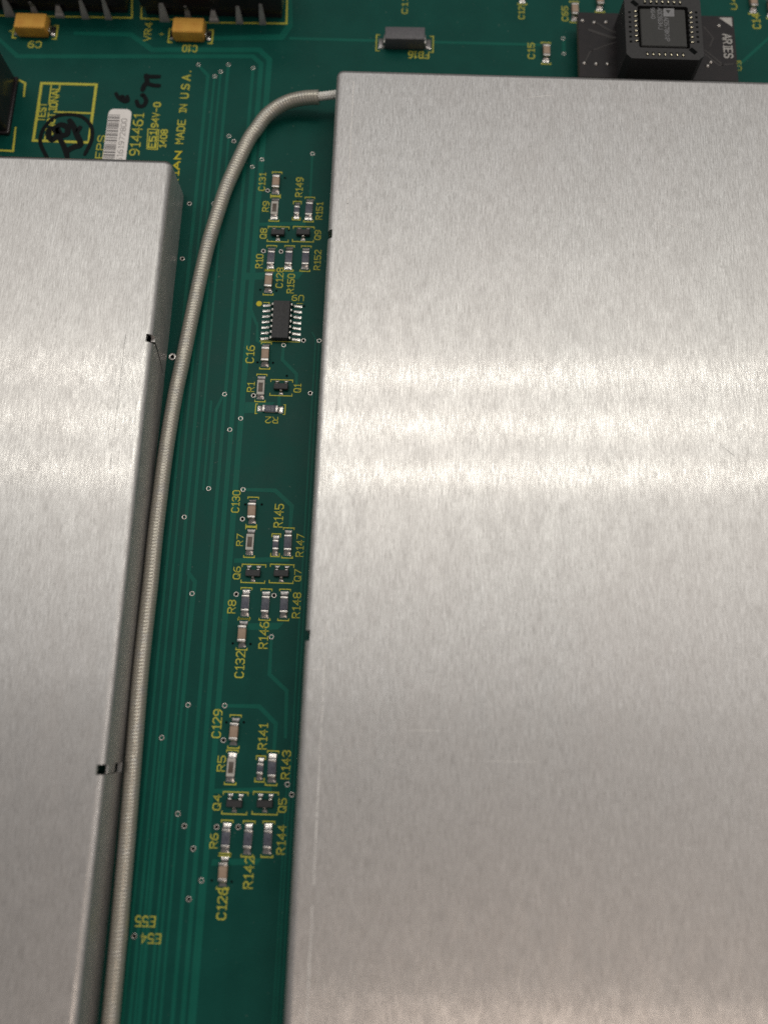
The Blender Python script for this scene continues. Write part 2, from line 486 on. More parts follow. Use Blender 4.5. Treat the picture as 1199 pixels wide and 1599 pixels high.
# wider copper areas under the mask
def pour(pxs): badd('copper_area', prism([P(*q).xy for q in pxs], 0.0, 0.018, 'trace'))
pour([(385, 426), (475, 424), (466, 436), (383, 437)])
pour([(372, 974), (444, 972), (434, 983), (371, 984)])
pour([(332, 1342), (410, 1340), (402, 1350), (330, 1352)])
pour([(398, 348), (478, 346), (477, 352), (398, 353)])
pour([(366, 872), (452, 869), (451, 877), (366, 879)])
pour([(330, 1232), (425, 1229), (424, 1237), (330, 1239)])
pour([(383, 628), (430, 628), (412, 645), (382, 645)])

# vias: a raised tinned ring round a dark hole
def lathe(profile, seg, mats, idx=None, smooth=True):
    V = []; Fc = []; mi = []
    for (r, z) in profile:
        for k in range(seg):
            t = 2 * math.pi * k / seg
            V.append((r * math.cos(t), r * math.sin(t), z))
    for i in range(len(profile) - 1):
        for k in range(seg):
            j = (k + 1) % seg
            Fc.append((i * seg + k, i * seg + j, (i + 1) * seg + j, (i + 1) * seg + k)); mi.append(idx[i] if idx else 0)
    Fc.append(tuple((len(profile) - 1) * seg + k for k in range(seg))); mi.append(idx[-1] if idx else 0)
    me = mesh_from(V, Fc, mats)
    for p, m_ in zip(me.polygons, mi): p.material_index = m_
    if smooth: me.shade_smooth()
    return me
via_me = lathe([(0.55, 0.0), (0.52, 0.05), (0.44, 0.075), (0.34, 0.065), (0.27, 0.03), (0.27, 0.006)], 20, ['tin', 'hole'], [0, 0, 0, 0, 1, 1])
big_me = lathe([(0.85, 0.0), (0.82, 0.08), (0.70, 0.16), (0.48, 0.13), (0.33, 0.05), (0.30, 0.006)], 24, ['solder', 'hole'], [0, 0, 0, 0, 1, 1])
dot_me = lathe([(0.36, 0.0), (0.34, 0.02), (0.24, 0.022), (0.22, 0.004)], 16, ['mask', 'hole'], [0, 0, 1, 1])
VIAS = [(310,101),(335.5,119),(345,112),(357,101),(395.5,106),(357.5,212.5),(365.5,220.5),(409,249),(394,260.5),(296,318),(285,404),(334,318),
 (488,240),(418,297.5),(411.5,392),(439,392.7),(474,531.7),(498.5,532),(443,539),(351,615.7),(396,617.6),(484.5,614),(376,653.5),(359,671),
 (326,763),(288,807.5),(300,927),(379.7,764.5),(378.7,810.6),(369,928),(428,930),(424,994.7),(293.8,1101),(351,1102),(349,1156),(448.7,1225),
 (455.8,1241),(278,1271),(288,1290),(338.4,1291.5),(372,1291.5),(302,1325.5),(314.7,1375),(295,1404),(252.8,1152),(209.8,1462),(879,60),(880,84)]
for i, (x, y) in enumerate(VIAS):
    p = P(x, y); badd('via', via_me, (p.x, p.y, 0.0), i * 0.7)
p = P(268, 557); badd('solder_pad', big_me, (p.x + 0.2, p.y, 0.0))
for (x, y) in [(465,313),(451,359.5),(445,278),(406.7,452.6),(431.7,454),(402.3,566),(426.5,566.6),(448,587),(475,478),(383.3,787.8),(409,787.8),(363.8,1004.7),(391.4,1005.7),
               (354,1128),(381,1128),(406,1179),(331,1375),(362,1377)]:
    p = P(x, y); badd('tented_via', dot_me, (p.x, p.y, 0.0))

# designators, each in the pixel box it fills
Z5, Z6, Z7, Z8 = (330, 230, 5.213), (330, 430, 5.213), (300, 740, 4.704), (270, 1080, 4.208)
def zp(Z, x, y): return (Z[0] + x / Z[2], Z[1] + y / Z[2])
def ztext(Z, s, x0, x1, y0, y1, rot=1, **k):
    a, c = zp(Z, x0, min(y0, y1)), zp(Z, x1, max(y0, y1))
    return btext(s, a[0], c[0], a[1], c[1], rot, **k)
for Z, L in ((Z5, (('C131',385,445,210,355),('R9',415,475,440,525),('R149',685,750,245,405),('R151',850,910,450,590),('Q8',395,455,660,745),('Q9',838,895,675,755),
                   ('R10',360,425,870,985),('R152',835,895,835,1000),('C128',525,590,980,1145),('R150',615,680,1030,1190))),
             (Z6, (('C16',280,355,570,715),('R1',290,357,870,950),('Q1',668,735,885,955))),
             (Z7, (('C130',290,355,120,285),('R145',600,675,220,395),('R7',325,380,440,530),('R147',762,825,440,610),('Q6',300,360,680,775),('Q7',748,805,700,790),
                   ('R8',260,325,925,1025),('R148',735,800,870,1060),('R146',490,565,1085,1285),('C132',315,390,1300,1500))),
             (Z8, (('C129',258,325,115,305),('R141',560,625,210,380),('R5',290,350,420,525),('R143',712,775,385,575),('Q4',262,320,675,780),('Q5',690,750,700,795),
                   ('R6',242,300,930,1030),('R144',683,745,875,1070),('R142',465,535,1080,1295),('C126',290,360,1285,1500)))):
    for t in L: ztext(Z, *t)
ztext(Z6, 'U9', 655, 755, 158, 212, 2)
ztext(Z6, 'R2', 440, 545, 1148, 1208, 2)
ZE = (100, 1050, 2.913)
ztext(ZE, 'E55', 325, 417, 1104, 1160, 2, wf=0.13); ztext(ZE, 'E54', 350, 442, 1184, 1236, 2, wf=0.13)
p = P(*zp(Z6, 390, 230)); badd('pin_one_dot', lathe([(0.62, 0.0), (0.60, 0.045), (0.3, 0.05)], 20, ['silkb'], smooth=False), (p.x, p.y, 0))
Zs = (150, 100, 7.494)
ztext(Zs, 'EPS', 0, 112, 835, 1105, hf=0.85)
ztext(Zs, '914461', 412, 545, 578, 1072)
ztext(Zs, '94V-0', 655, 752, 448, 748, wf=0.2)
ztext(Zs, '1408', 745, 838, 765, 985, wf=0.2)
ztext(Zs, 'MADE', 938, 1045, 650, 938, wf=0.17)
ztext(Zs, 'IN', 972, 1068, 472, 582, wf=0.19)
ztext(Zs, 'U.S.A.', 995, 1105, 95, 405, wf=0.17)
ztext(Zs, 'VARIAN', 885, 975, 1015, 1690, mat='silkb', wf=0.27)
c = [zp(Zs, *q) for q in ((612, 762), (738, 770), (722, 1002), (598, 994))]
bstroke('approval_mark', c, 0.22, closed=True)
bstroke('approval_mark', [zp(Zs, 718, 786), zp(Zs, 702, 985)], 0.30)
ztext(Zs, 'E51', 615, 712, 785, 985, wf=0.22, zt=0.062)
Zb = (40, 110, 8.564)
bx = [zp(Zb, *q) for q in ((220, 172), (950, 192), (850, 965), (108, 938))]
bstroke('test_box', bx, 0.62, closed=True)
bstroke('test_box', [zp(Zb, 400, 556), zp(Zb, 880, 574)], 0.55, z1=0.046)
bstroke('test_box', [zp(Zb, 350, 185), zp(Zb, 318, 440)], 0.4, z1=0.046)
ztext(Zb, 'TEST', 165, 285, 430, 690, wf=0.2, zt=0.06)
ztext(Zb, 'FUNCTIONAL', 300, 425, 190, 950, wf=0.2, zt=0.066)
btext('VR4', 225, 238, 35, 64.5); btext('+', 249, 257, 50, 57, 0); btext('+', 14, 24, 45, 53, 0)
btext('C9', 44.5, 65.5, 64, 75.5, 2); btext('C10', 285, 308.5, 70, 82, 2)
btext('FB16', 637, 670, 80, 92, 2); btext('C11', 627, 637, -4, 21.5); btext('C12', 808.5, 819, 10, 30); btext('C15', 823, 835, 67, 92)
btext('C65', 876, 887, 10, 33); btext('C14', 1173, 1187, 22, 45); btext('U4', 1139, 1150, -6, 15); btext('U3', 1149.5, 1157, 95, 110)
# outlines of the tall parts
for fr in ([(206.5, -20), (206.5, 28), (-20, 24)], [(222, -20), (221, 29), (300, 32)], [(449, -20), (447.5, 37), (300, 35)]):
    bstroke('part_outline', fr, 0.42)
bstroke('part_outline', [(30, 125), (40, 130), (38, 150)], 0.5)
bstroke('part_outline', [(25, 200), (21, 236), (-20, 234)], 0.5)

# marker pen
import itertools
INK = itertools.count()
def ink(Z, pts, w): bstroke('ink_mark', [zp(Z, *q) for q in pts], w * 1.6, 'ink', 0.075 + 0.001 * next(INK))
def smooth_pts(pts, n=5):
    out = []
    for i in range(len(pts) - 1):
        p0 = Vector(pts[max(i - 1, 0)]); p1 = Vector(pts[i]); p2 = Vector(pts[i + 1]); p3 = Vector(pts[min(i + 2, len(pts) - 1)])
        for k in range(n):
            t = k / n
            out.append(0.5 * ((2 * p1) + (-p0 + p2) * t + (2 * p0 - 5 * p1 + 4 * p2 - p3) * t * t + (-p0 + 3 * p1 - 3 * p2 + p3) * t ** 3))
    out.append(Vector(pts[-1]))
    return [tuple(o) for o in out]
ink(Zb, smooth_pts([(300, 1180), (215, 1010), (205, 900), (260, 760), (400, 625), (560, 590), (740, 615), (850, 700), (895, 800), (880, 950), (800, 1120)]), 0.55)
ink(Zb, smooth_pts([(330, 780), (310, 860), (360, 930), (430, 870), (400, 790), (470, 730), (560, 760), (560, 850), (480, 870), (440, 800)]), 0.85)
ink(Zb, smooth_pts([(440, 880), (500, 980), (540, 1080), (560, 1150)]), 0.75)
ink(Zb, smooth_pts([(600, 680), (650, 760), (690, 860), (740, 990), (640, 1030), (560, 1080)]), 0.85)
ink(Zb, smooth_pts([(730, 770), (690, 820), (660, 780)]), 0.7)
ink(Zs, smooth_pts([(240, 350), (270, 400), (330, 440), (375, 430), (370, 385)]), 0.55)
ink(Zs, smooth_pts([(270, 395), (315, 385), (330, 430)]), 0.6)
ink(Zs, smooth_pts([(480, 440), (500, 490), (560, 490), (590, 430), (560, 370), (545, 365)]), 0.6)
ink(Zs, smooth_pts([(550, 300), (570, 250), (600, 210), (590, 140)]), 0.7)
ink(Zs, smooth_pts([(590, 145), (660, 150), (735, 150)]), 0.65)
ink(Zs, smooth_pts([(600, 230), (670, 250), (735, 255)]), 0.65)

# ------------------------------------------------------------------ covers
def cover(name, label, x0, x1, y0, y1, h, cutters):
    """folded sheet cover, open below, with slots cut by boxes given as (polygon in y-z, x range)"""
    def ring(inset, rc, z):
        out = []
        ax, bx_, ay, by = x0 + inset, x1 - inset, y0 + inset, y1 - inset
        for cx_, cy_, a0_ in ((bx_ - rc, by - rc, 0), (ax + rc, by - rc, 90), (ax + rc, ay + rc, 180), (bx_ - rc, ay + rc, 270)):
            for k in range(6):
                t = math.radians(a0_ + 18 * k)
                out.append((cx_ + rc * math.cos(t), cy_ + rc * math.sin(t), z))
        return out
    def bend(base, r, top, zb):
        R = [ring(base, 1.5 - base * 0.8, zb)]
        for k in range(9):
            t = math.radians(90 * k / 8)
            ins = r * (1 - math.cos(t))
            R.append(ring(base + ins, 1.5 - base * 0.8 - ins * 0.95 if base == 0 else max(0.05, 0.86 - ins * 0.95), top - r + r * math.sin(t)))
        return R
    outer, inner = bend(0.0, 1.4, h, 0.05), bend(0.8, 0.6, h - 0.8, 0.05)
    V, Fc = [], []
    N = 24
    def skin(R, flip):
        o0 = len(V)
        for r_ in R: V.extend(r_)
        for i in range(len(R) - 1):
            for k in range(N):
                q = (o0 + i * N + k, o0 + i * N + (k + 1) % N, o0 + (i + 1) * N + (k + 1) % N, o0 + (i + 1) * N + k)
                Fc.append(tuple(reversed(q)) if flip else q)
        cap = tuple(o0 + (len(R) - 1) * N + k for k in range(N))
        Fc.append(tuple(reversed(cap)) if flip else cap)
        return o0
    oa, ob = skin(outer, False), skin(inner, True)
    for k in range(N): Fc.append((oa + (k + 1) % N, oa + k, ob + k, ob + (k + 1) % N))
    me = bpy.data.meshes.new('sheet')                     # cut in mm, scaled afterwards
    me.from_pydata(V, [], Fc); me.materials.append(M['alu'])
    o = add(name, me)
    tmp = []
    for poly, xa, xb in cutters:
        cb = bmesh.new()
        A = [cb.verts.new((xa, p[0], p[1])) for p in poly]; B = [cb.verts.new((xb, p[0], p[1])) for p in poly]
        cb.faces.new(A); cb.faces.new(list(reversed(B)))
        for i in range(len(poly)):
            j = (i + 1) % len(poly); cb.faces.new((A[i], B[i], B[j], A[j]))
        co = add('cut', from_bm(cb, 'alu', unit=1.0)); tmp.append(co)
        bo = o.modifiers.new('slot', 'BOOLEAN'); bo.operation = 'DIFFERENCE'; bo.solver = 'EXACT'; bo.object = co
    dg = bpy.context.evaluated_depsgraph_get(); dg.update()
    new = bpy.data.meshes.new_from_object(o.evaluated_get(dg))
    new.transform(Matrix.Scale(MM, 4))
    o.modifiers.clear(); o.data = new
    for co in tmp: bpy.data.objects.remove(co)
    new.shade_smooth(); new.set_sharp_from_angle(angle=math.radians(35))
    wn = o.modifiers.new('even_normals', 'WEIGHTED_NORMAL'); wn.keep_sharp = True
    tag(o, label, 'shield cover')
    return o

CH = 11.0
LX, LY = -47.5, 110.9
RX, RY = -14.55, 134.3
def yslot(x, y, z=CH): return P(x, y, z).y
# left cover: a small notch running into a thin curved slit, and a straight slot further down
ys = yslot(236, 527)
def slit(t): return ys - 0.2 - 3.4 * t ** 1.6
zs = [CH - 1.3 - (CH - 1.3) * k / 10 * 0.86 for k in range(11)]
cur = [(slit(k / 10) + 0.30 - 0.012 * k, z) for k, z in enumerate(zs)] + [(slit(k / 10) - 0.30 + 0.012 * k, z) for k, z in reversed(list(enumerate(zs)))]
y2 = yslot(152, 1202)
cuts_l = [([(ys + 0.85, CH - 2.0), (ys + 0.75, CH + 1), (ys - 0.95, CH + 1), (ys - 0.75, CH - 2.0)], LX - 1.25, LX + 1),
          (cur, LX - 1.6, LX + 1),
          ([(y2 + 0.85, 1.5), (y2 + 0.85, CH + 1), (y2 - 0.85, CH + 1), (y2 - 0.85, 1.5)], LX - 1.5, LX + 1)]
left = cover('shield_cover', 'brushed aluminium shield cover at left with the grey cable running along its wall', -118, LX, -85, LY, CH, cuts_l)
y3, y4 = yslot(514, 364), yslot(481, 992)
cuts_r = [([(y_ + 0.95, 2.0), (y_ + 0.95, CH + 1), (y_ - 0.95, CH + 1), (y_ - 0.95, 2.0)], RX - 1, RX + 0.95) for y_ in (y3, y4)]
right = cover('shield_cover', 'large brushed aluminium shield cover filling the right side, cable entering its corner', RX, 112, -85, RY, CH, cuts_r)
# folded lip seen through the straight slot
add('inner_lip', box_mesh('alu', 0.5, 1.66, 3.9, 4.2, 0.08, LX - 0.62, y2), left)

def scratch(cov, a, c, w, mat='scratch'):
    pa, pc = P(*a, CH), P(*c, CH)
    mid = (pa + pc) / 2 + Vector((random.uniform(-.1, .1), random.uniform(-.1, .1), 0))
    add('scratch', strokes_mesh([([pa.xy, mid.xy, pc.xy], False)], w, CH - 0.002, CH + 0.002, mat), cov)
xs = RX + 3.75                                          # the scribed bend line along the right cover
def dashes(cov, x, ya, yb, w, mat, fill, lo=0.6, hi=3.0):
    y = ya
    st = []
    while y < yb:
        l = random.uniform(lo, hi)
        if random.random() < fill:
            dx = random.uniform(-0.03, 0.03)
            st.append(([(x + dx, y), (x + dx + random.uniform(-.03, .03), y + l)], False))
        y += l * random.uniform(1.0, 1.25)
    V, Fc = [], []
    for pts, cl in st:
        v, f = ribbon(pts, w * random.uniform(0.6, 1.2), CH - 0.002, CH + 0.002)
        o = len(V); V += v; Fc += [tuple(i + o for i in q) for q in f]
    ob = add('scribed_line', mesh_from(V, Fc, mat), cov); ob['kind'] = 'stuff'
dashes(right, xs, yslot(537, 345), RY - 4.0, 0.19, 'scratch', 0.95)
dashes(right, xs, yslot(520, 560), yslot(537, 345), 0.07, 'scratch', 0.3)
dashes(right, xs - 0.15, yslot(520, 740), yslot(520, 590), 0.07, 'scratchd', 0.6)
dashes(right, xs, -60, yslot(510, 995), 0.19, 'scratch', 0.85)
dashes(left, LX - 5.2, yslot(172, 790), yslot(196, 525), 0.09, 'scratchd', 0.75)
for a, c, w, mt in (((823,152),(864,148),.09,'scratch'),((663,291),(672,290),.08,'scratch'),((1017,340),(1082,361),.10,'scratch'),((727,403),(746,397),.08,'scratch'),
                    ((752,397),(797,395),.06,'scratch'),((755,986),(795,981),.10,'scratch'),((858,956),(905,963),.08,'scratch'),((1128,698),(1146,712),.10,'scratchd'),
                    ((486,1045),(505,1044),.10,'scratch'),((930,317),(965,318),.05,'scratch'),((640,1140),(690,1141),.07,'scratch'),((760,1188),(840,1190),.06,'scratch')):
    scratch(right, a, c, w, mt)
for k in range(18):
    x_, y_ = random.uniform(560, 1180), random.uniform(150, 1500)
    dx_, dy_ = random.uniform(-26, 26), random.uniform(-7, 7)
    scratch(right, (x_, y_), (x_ + dx_, y_ + dy_), random.uniform(0.03, 0.055), 'scratch' if k % 4 else 'scratchd')
scratch(left, (203, 680), (207, 680), .09, 'scratchd')

# ------------------------------------------------------------------ cable
def spline(pts, step):
    out = []
    for i in range(len(pts) - 1):
        p0, p1, p2, p3 = pts[max(i - 1, 0)], pts[i], pts[i + 1], pts[min(i + 2, len(pts) - 1)]
        n = max(2, int((p2 - p1).length / step))
        for k in range(n):
            t = k / n
            out.append(0.5 * ((2 * p1) + (-p0 + p2) * t + (2 * p0 - 5 * p1 + 4 * p2 - p3) * t * t + (-p0 + 3 * p1 - 3 * p2 + p3) * t ** 3))
    out.append(pts[-1].copy())
    return out

def sweep(path, radius, sides, mat, cap=True):
    V, Fc, UV = [], [], []
    up = Vector((0, 0, 1)); s = 0
    n = len(path); S = []
    for i, p in enumerate(path):
        t = (path[min(i + 1, n - 1)] - path[max(i - 1, 0)]).normalized()
        side = t.cross(up).normalized(); nn = side.cross(t)
        if i: s += (p - path[i - 1]).length
        S.append(s)
        r = radius(s) if callable(radius) else radius
        for k in range(sides):
            a = 2 * math.pi * k / sides
            V.append(p + (side * math.cos(a) + nn * math.sin(a)) * r)
    for i in range(n - 1):
        for k in range(sides):
            j = (k + 1) % sides
            Fc.append((i * sides + k, i * sides + j, (i + 1) * sides + j, (i + 1) * sides + k))
            UV.append(((S[i], k / sides), (S[i], (k + 1) / sides), (S[i + 1], (k + 1) / sides), (S[i + 1], k / sides)))
    if cap:
        Fc.append(tuple(reversed(range(sides)))); UV.append(tuple((0, 0) for _ in range(sides)))
        Fc.append(tuple((n - 1) * sides + k for k in range(sides))); UV.append(tuple((S[-1], 0) for _ in range(sides)))
    me = mesh_from(V, Fc, mat, smooth=True)
    me.set_sharp_from_angle(angle=math.radians(60))
    uv = me.uv_layers.new(name='UVMap')
    for f, uvs in zip(me.polygons, UV):
        for li, t in zip(f.loop_indices, uvs): uv.data[li].uv = t
    return me

CR = 1.52
cpx = [(498,152,4.4),(477,153,4.0),(455,157.5,3.4),(435,166.5,2.9),(415,182,2.4),(400,202,2.0),(386,223,1.75),(356,287,1.6),(342,327,1.6),(327,375,1.6),(316,420,1.6),
       (305,470,1.6),(294.5,520,1.6),(285,566,1.6),(275,612,1.6),(264.5,672,1.6),(257,722,1.6),(249,785,1.6),(243,835,1.6),(235.5,910,1.6),(230,957,1.6),(220,1050,1.6),
       (211.5,1153,1.6),(206,1222,1.6),(199,1307,1.6),(191.5,1393,1.6),(184,1479,1.6),(173,1596,1.6),(163,1700,1.6),(150,1800,1.6)]
path = []
for x, y, z in cpx:
    p = P(x, y, z + 0.1)
    p.x = max(p.x, LX + CR + 0.02) if y > 500 else p.x
    path.append(p)
cable = thing('coaxial_cable', 'grey jacketed coaxial cable curving from the right cover down beside the left cover', 'cable', (path[-1].x, path[-1].y, 0))
org = Vector((path[-1].x, path[-1].y, 0))
pp = spline([p - org for p in path], 0.5)
add('jacket', sweep(pp, CR, 28, 'jacket'), cable)
# bare braided end going into the cover
e0 = pp[0]; dirv = Vector((1, 0.07, 0.06)).normalized()
entry = P(527, 147, 4.9) - org
entry.x = RX + 0.4 - org.x
start = e0 + Vector((-0.8, 0.05, 0)); axis = (entry - start); ln = axis.length; axis.normalize()
sd = axis.cross(Vector((0, 0, 1))).normalized(); nn = sd.cross(axis)
add('braid_core', sweep([start, start + axis * ln * 0.5, start + axis * ln], 0.50, 14, 'tin'), cable)
for k in range(10):
    sg = 1 if k % 2 else -1
    pts = []
    for i in range(41):
        t = i / 40
        a = sg * (2 * math.pi * ln * t / 3.1) + 2 * math.pi * (k // 2) / 5
        r = 0.70 + 0.08 * sg * math.sin(5 * a)
        pts.append(start + axis * ln * t + (sd * math.cos(a) + nn * math.sin(a)) * r)
    add('braid_strand', sweep(pts, 0.23, 6, 'braid'), cable)

# ------------------------------------------------------------------ small parts
def fillet(w, l, h, mat='solder'):
    """solder running down from a plated end (at y = 0, height h) to the pad's edge (y = l)"""
    prof = [(0.0, h), (0.18 * l, h * 0.66), (0.38 * l, h * 0.42), (0.60 * l, h * 0.26), (0.82 * l, h * 0.14), (0.96 * l, h * 0.06), (l, 0.0)]
    V, Fc = [], []
    xs_ = (-0.5, -0.46, -0.3, 0, 0.3, 0.46, 0.5); dz = (0.0, 0.55, 0.92, 1.0, 0.92, 0.55, 0.0)
    for y, z in prof:
        ww = w * (1 - 0.10 * (y / l) ** 3)
        for x, d in zip(xs_, dz): V.append((x * ww, y, z * d))
    n = len(xs_)
    for i in range(len(prof) - 1):
        for k in range(n - 1): Fc.append((i * n + k, i * n + k + 1, (i + 1) * n + k + 1, (i + 1) * n + k))
    Fc.append(tuple(range(n)))
    me = mesh_from(V, Fc, mat)
    bm = bmesh.new(); bm.from_mesh(me); bmesh.ops.recalc_face_normals(bm, faces=bm.faces); bm.to_mesh(me); bm.free()
    me.shade_smooth(); me.set_sharp_from_angle(angle=math.radians(70))
    return me

CACHE = {}
def kind_meshes(kind):
    if kind in CACHE: return CACHE[kind]
    if kind == 'cap': L, W, Hh, FP = 3.2, 1.55, 1.15, 5.1
    elif kind == 'small': L, W, Hh, FP = 2.05, 1.15, 0.45, 4.05
    else: L, W, Hh, FP = 3.2, 1.5, 0.5, 5.2
    T = 0.62 if kind == 'cap' else 0.5
    d = dict(L=L, FP=FP)
    if kind == 'cap':
        d['parts'] = [('body', box_mesh('tan', W - 0.06, L - 2 * T + 0.1, Hh - 0.05, 0.03, 0.08))]
    elif kind == 'frame':
        d['parts'] = [('substrate', box_mesh('white', W, L - 2 * T + 0.1, Hh - 0.03, 0.03, 0.04)), ('glaze', box_mesh('brown', W * 0.62, L - 2 * T - 0.18, 0.06, Hh - 0.02, 0.02))]
    else:
        d['parts'] = [('substrate', box_mesh('white', W - 0.02, L - 2 * T + 0.1, Hh - 0.1, 0.03, 0.02)), ('glaze', box_mesh('blue', W * 0.96, L - 2 * T + 0.06, 0.12, Hh - 0.11, 0.03))]
    if kind == 'frame': d['term'] = box_mesh('white', W + 0.02, T, Hh + 0.02, 0.0, 0.07)
    else: d['term'] = box_mesh('term', W + (0.04 if kind == 'cap' else 0.02), T, Hh + (0.03 if kind == 'cap' else 0.03), 0.0, 0.09)
    d['ty'] = L / 2 - T / 2
    d['fil'] = fillet(W * 1.06, (FP - L) / 2 + 0.04, Hh * (0.72 if kind == 'cap' else 0.92))
    if kind == 'cap': d['fil'] = fillet(W * 1.05, (FP - L) / 2 + 0.04, Hh * 0.6)
    CACHE[kind] = d
    return d

def bracket(c, rot, half, w, ret):
    """pair of square silkscreen brackets beyond both ends of a part"""
    for s in (1, -1):
        pts = [(-w / 2, s * (half - ret)), (-w / 2, s * half), (w / 2, s * half), (w / 2, s * (half - ret))]
        badd('bracket', strokes_mesh([([rot2(p, rot) for p in pts], False)], 0.2, 0.0, 0.05, 'silk'), (c.x, c.y, 0))

GRP = {'cap': 'chip capacitors on the board', 'frame': 'brown chip resistors on the board', 'slate': 'slate chip resistors on the board', 'small': 'small slate chip resistors'}
def chip(kind, label, c, rot=0.0, br=True, brw=2.1):
    d = kind_meshes(kind)
    nm = 'chip_capacitor' if kind == 'cap' else 'chip_resistor'
    t = thing(nm, label, 'capacitor' if kind == 'cap' else 'resistor', (c.x, c.y, 0.0), rot + random.uniform(-0.025, 0.025), GRP[kind])
    for n, me in d['parts']: add(n, me, t)
    for s in (1, -1):
        tm = add('terminal', d['term'], t, (0, s * d['ty'], 0))
        j = add('solder_joint', d['fil'], tm, (random.uniform(-.04, .04), s * (d['L'] / 2 - 0.03 - d['ty']), 0), (0 if s > 0 else math.pi) + random.uniform(-.06, .06))
        j.scale = (random.uniform(0.92, 1.06), random.uniform(0.88, 1.08), random.uniform(0.7, 1.15))
    if br: bracket(c, rot, d['FP'] / 2 + (0.42 if kind != 'small' else 0.25), brw if kind != 'small' else 1.7, 0.32 if kind != 'small' else 0.6)
    return t

CHIPS = [
 (Z5, 'cap','C131',530,218,380),(Z5,'frame','R9',517,415,590),(Z5,'small','R149',697,445,588),(Z5,'slate','R151',797,420,595),(Z5,'slate','R10',487,815,992),
 (Z5,'slate','R150',632,815,995),(Z5,'slate','R152',768,815,1000),(Z5,'cap','C128',470,1010,1190),(Z6,'cap','C16',443,565,745),(Z6,'frame','R1',405,825,1010),
 (Z7,'cap','C130',443,188,368),(Z7,'frame','R7',427,408,598),(Z7,'small','R145',615,450,598),(Z7,'slate','R147',705,410,605),(Z7,'slate','R8',393,852,1050),
 (Z7,'slate','R146',540,860,1060),(Z7,'slate','R148',677,860,1065),(Z7,'cap','C132',372,1075,1280),
 (Z8,'cap','C129',406,165,360),(Z8,'frame','R5',385,395,600),(Z8,'small','R141',575,430,585),(Z8,'slate','R143',653,400,605),(Z8,'slate','R6',350,865,1060),
 (Z8,'slate','R142',495,870,1065),(Z8,'slate','R144',625,870,1070),(Z8,'cap','C126',335,1080,1280)]
WORD = {'cap': 'tan ceramic chip capacitor', 'frame': 'brown glazed chip resistor with pale rim', 'slate': 'slate grey chip resistor', 'small': 'smaller slate chip resistor'}
for Z, kind, des, x, y0, y1 in CHIPS:
    a, c = P(*zp(Z, x, y0)), P(*zp(Z, x, y1))
    chip(kind, f'{WORD[kind]} beside the yellow marking {des}', (a + c) / 2)
c = (P(*zp(Z6, 378, 1090)) + P(*zp(Z6, 585, 1090))) / 2
r2 = chip('slate', 'slate chip resistor lying sideways above the yellow marking R2', c, math.pi / 2)
add('marking', strokes_mesh([([rot2(q, math.pi / 2) for q in pts], cl) for pts, cl in text_strokes('510', 1.35, 0.75)], 0.11, 0.49, 0.515, 'laser'), r2)

def sot(label, Z, x0, x1, y0, y1):
    a, c = P(*zp(Z, x0, y0)), P(*zp(Z, x1, y1))
    m_ = Vector(((P(*zp(Z, x0, (y0 + y1) / 2)).x + P(*zp(Z, x1, (y0 + y1) / 2)).x) / 2, (a.y + c.y) / 2, 0))
    t = thing('transistor', label, 'transistor', (m_.x, m_.y, 0), random.uniform(-0.03, 0.03), 'three lead transistors on the board')
    if 'sot' not in CACHE:
        bm = bm_box(2.95, 1.4, 0.5, 0.12, 0.0, top=1.0)
        body = bmesh.new()
        rings = [(1.38, 0.60, 0.10), (1.48, 0.70, 0.55), (1.38, 0.58, 1.02)]
        vs = [[body.verts.new((sx * a_, sy * b_2, z)) for sx, sy in ((-1, -1), (1, -1), (1, 1), (-1, 1))] for a_, b_2, z in rings]
        for i in range(2):
            for k in range(4): body.faces.new((vs[i][k], vs[i][(k + 1) % 4], vs[i + 1][(k + 1) % 4], vs[i + 1][k]))
        body.faces.new(list(reversed(vs[0]))); body.faces.new(vs[2])
        bmesh.ops.bevel(body, geom=list(body.edges), offset=0.05, segments=2, affect='EDGES')
        bm.free()
        lead = gull(0.45, 0.62, 0.75, 0.13)
        CACHE['sot'] = (from_bm(body, 'epoxy', smooth_angle=40), lead, fillet(0.95, 0.55, 0.3))
    body, lead, fil = CACHE['sot']
    add('body', body, t)
    for x, s in ((-0.95, 1), (0.95, 1), (0, -1)):
        r = 0 if s > 0 else math.pi
        ld = add('lead', lead, t, (x, s * 0.62, 0), r)
        add('solder_joint', fil, ld, (0, 0.43, 0.0))
    hw, hh = abs((P(*zp(Z, x1, y0)) - a).x) / 2, abs(a.y - c.y) / 2
    for s in (1, -1):
        pts = [(-hw, s * (hh - 0.45)), (-hw, s * hh), (hw, s * hh), (hw, s * (hh - 0.45))]
        badd('bracket', strokes_mesh([(pts, False)], 0.2, 0.0, 0.05, 'silk'), (m_.x, m_.y, 0))
    return t

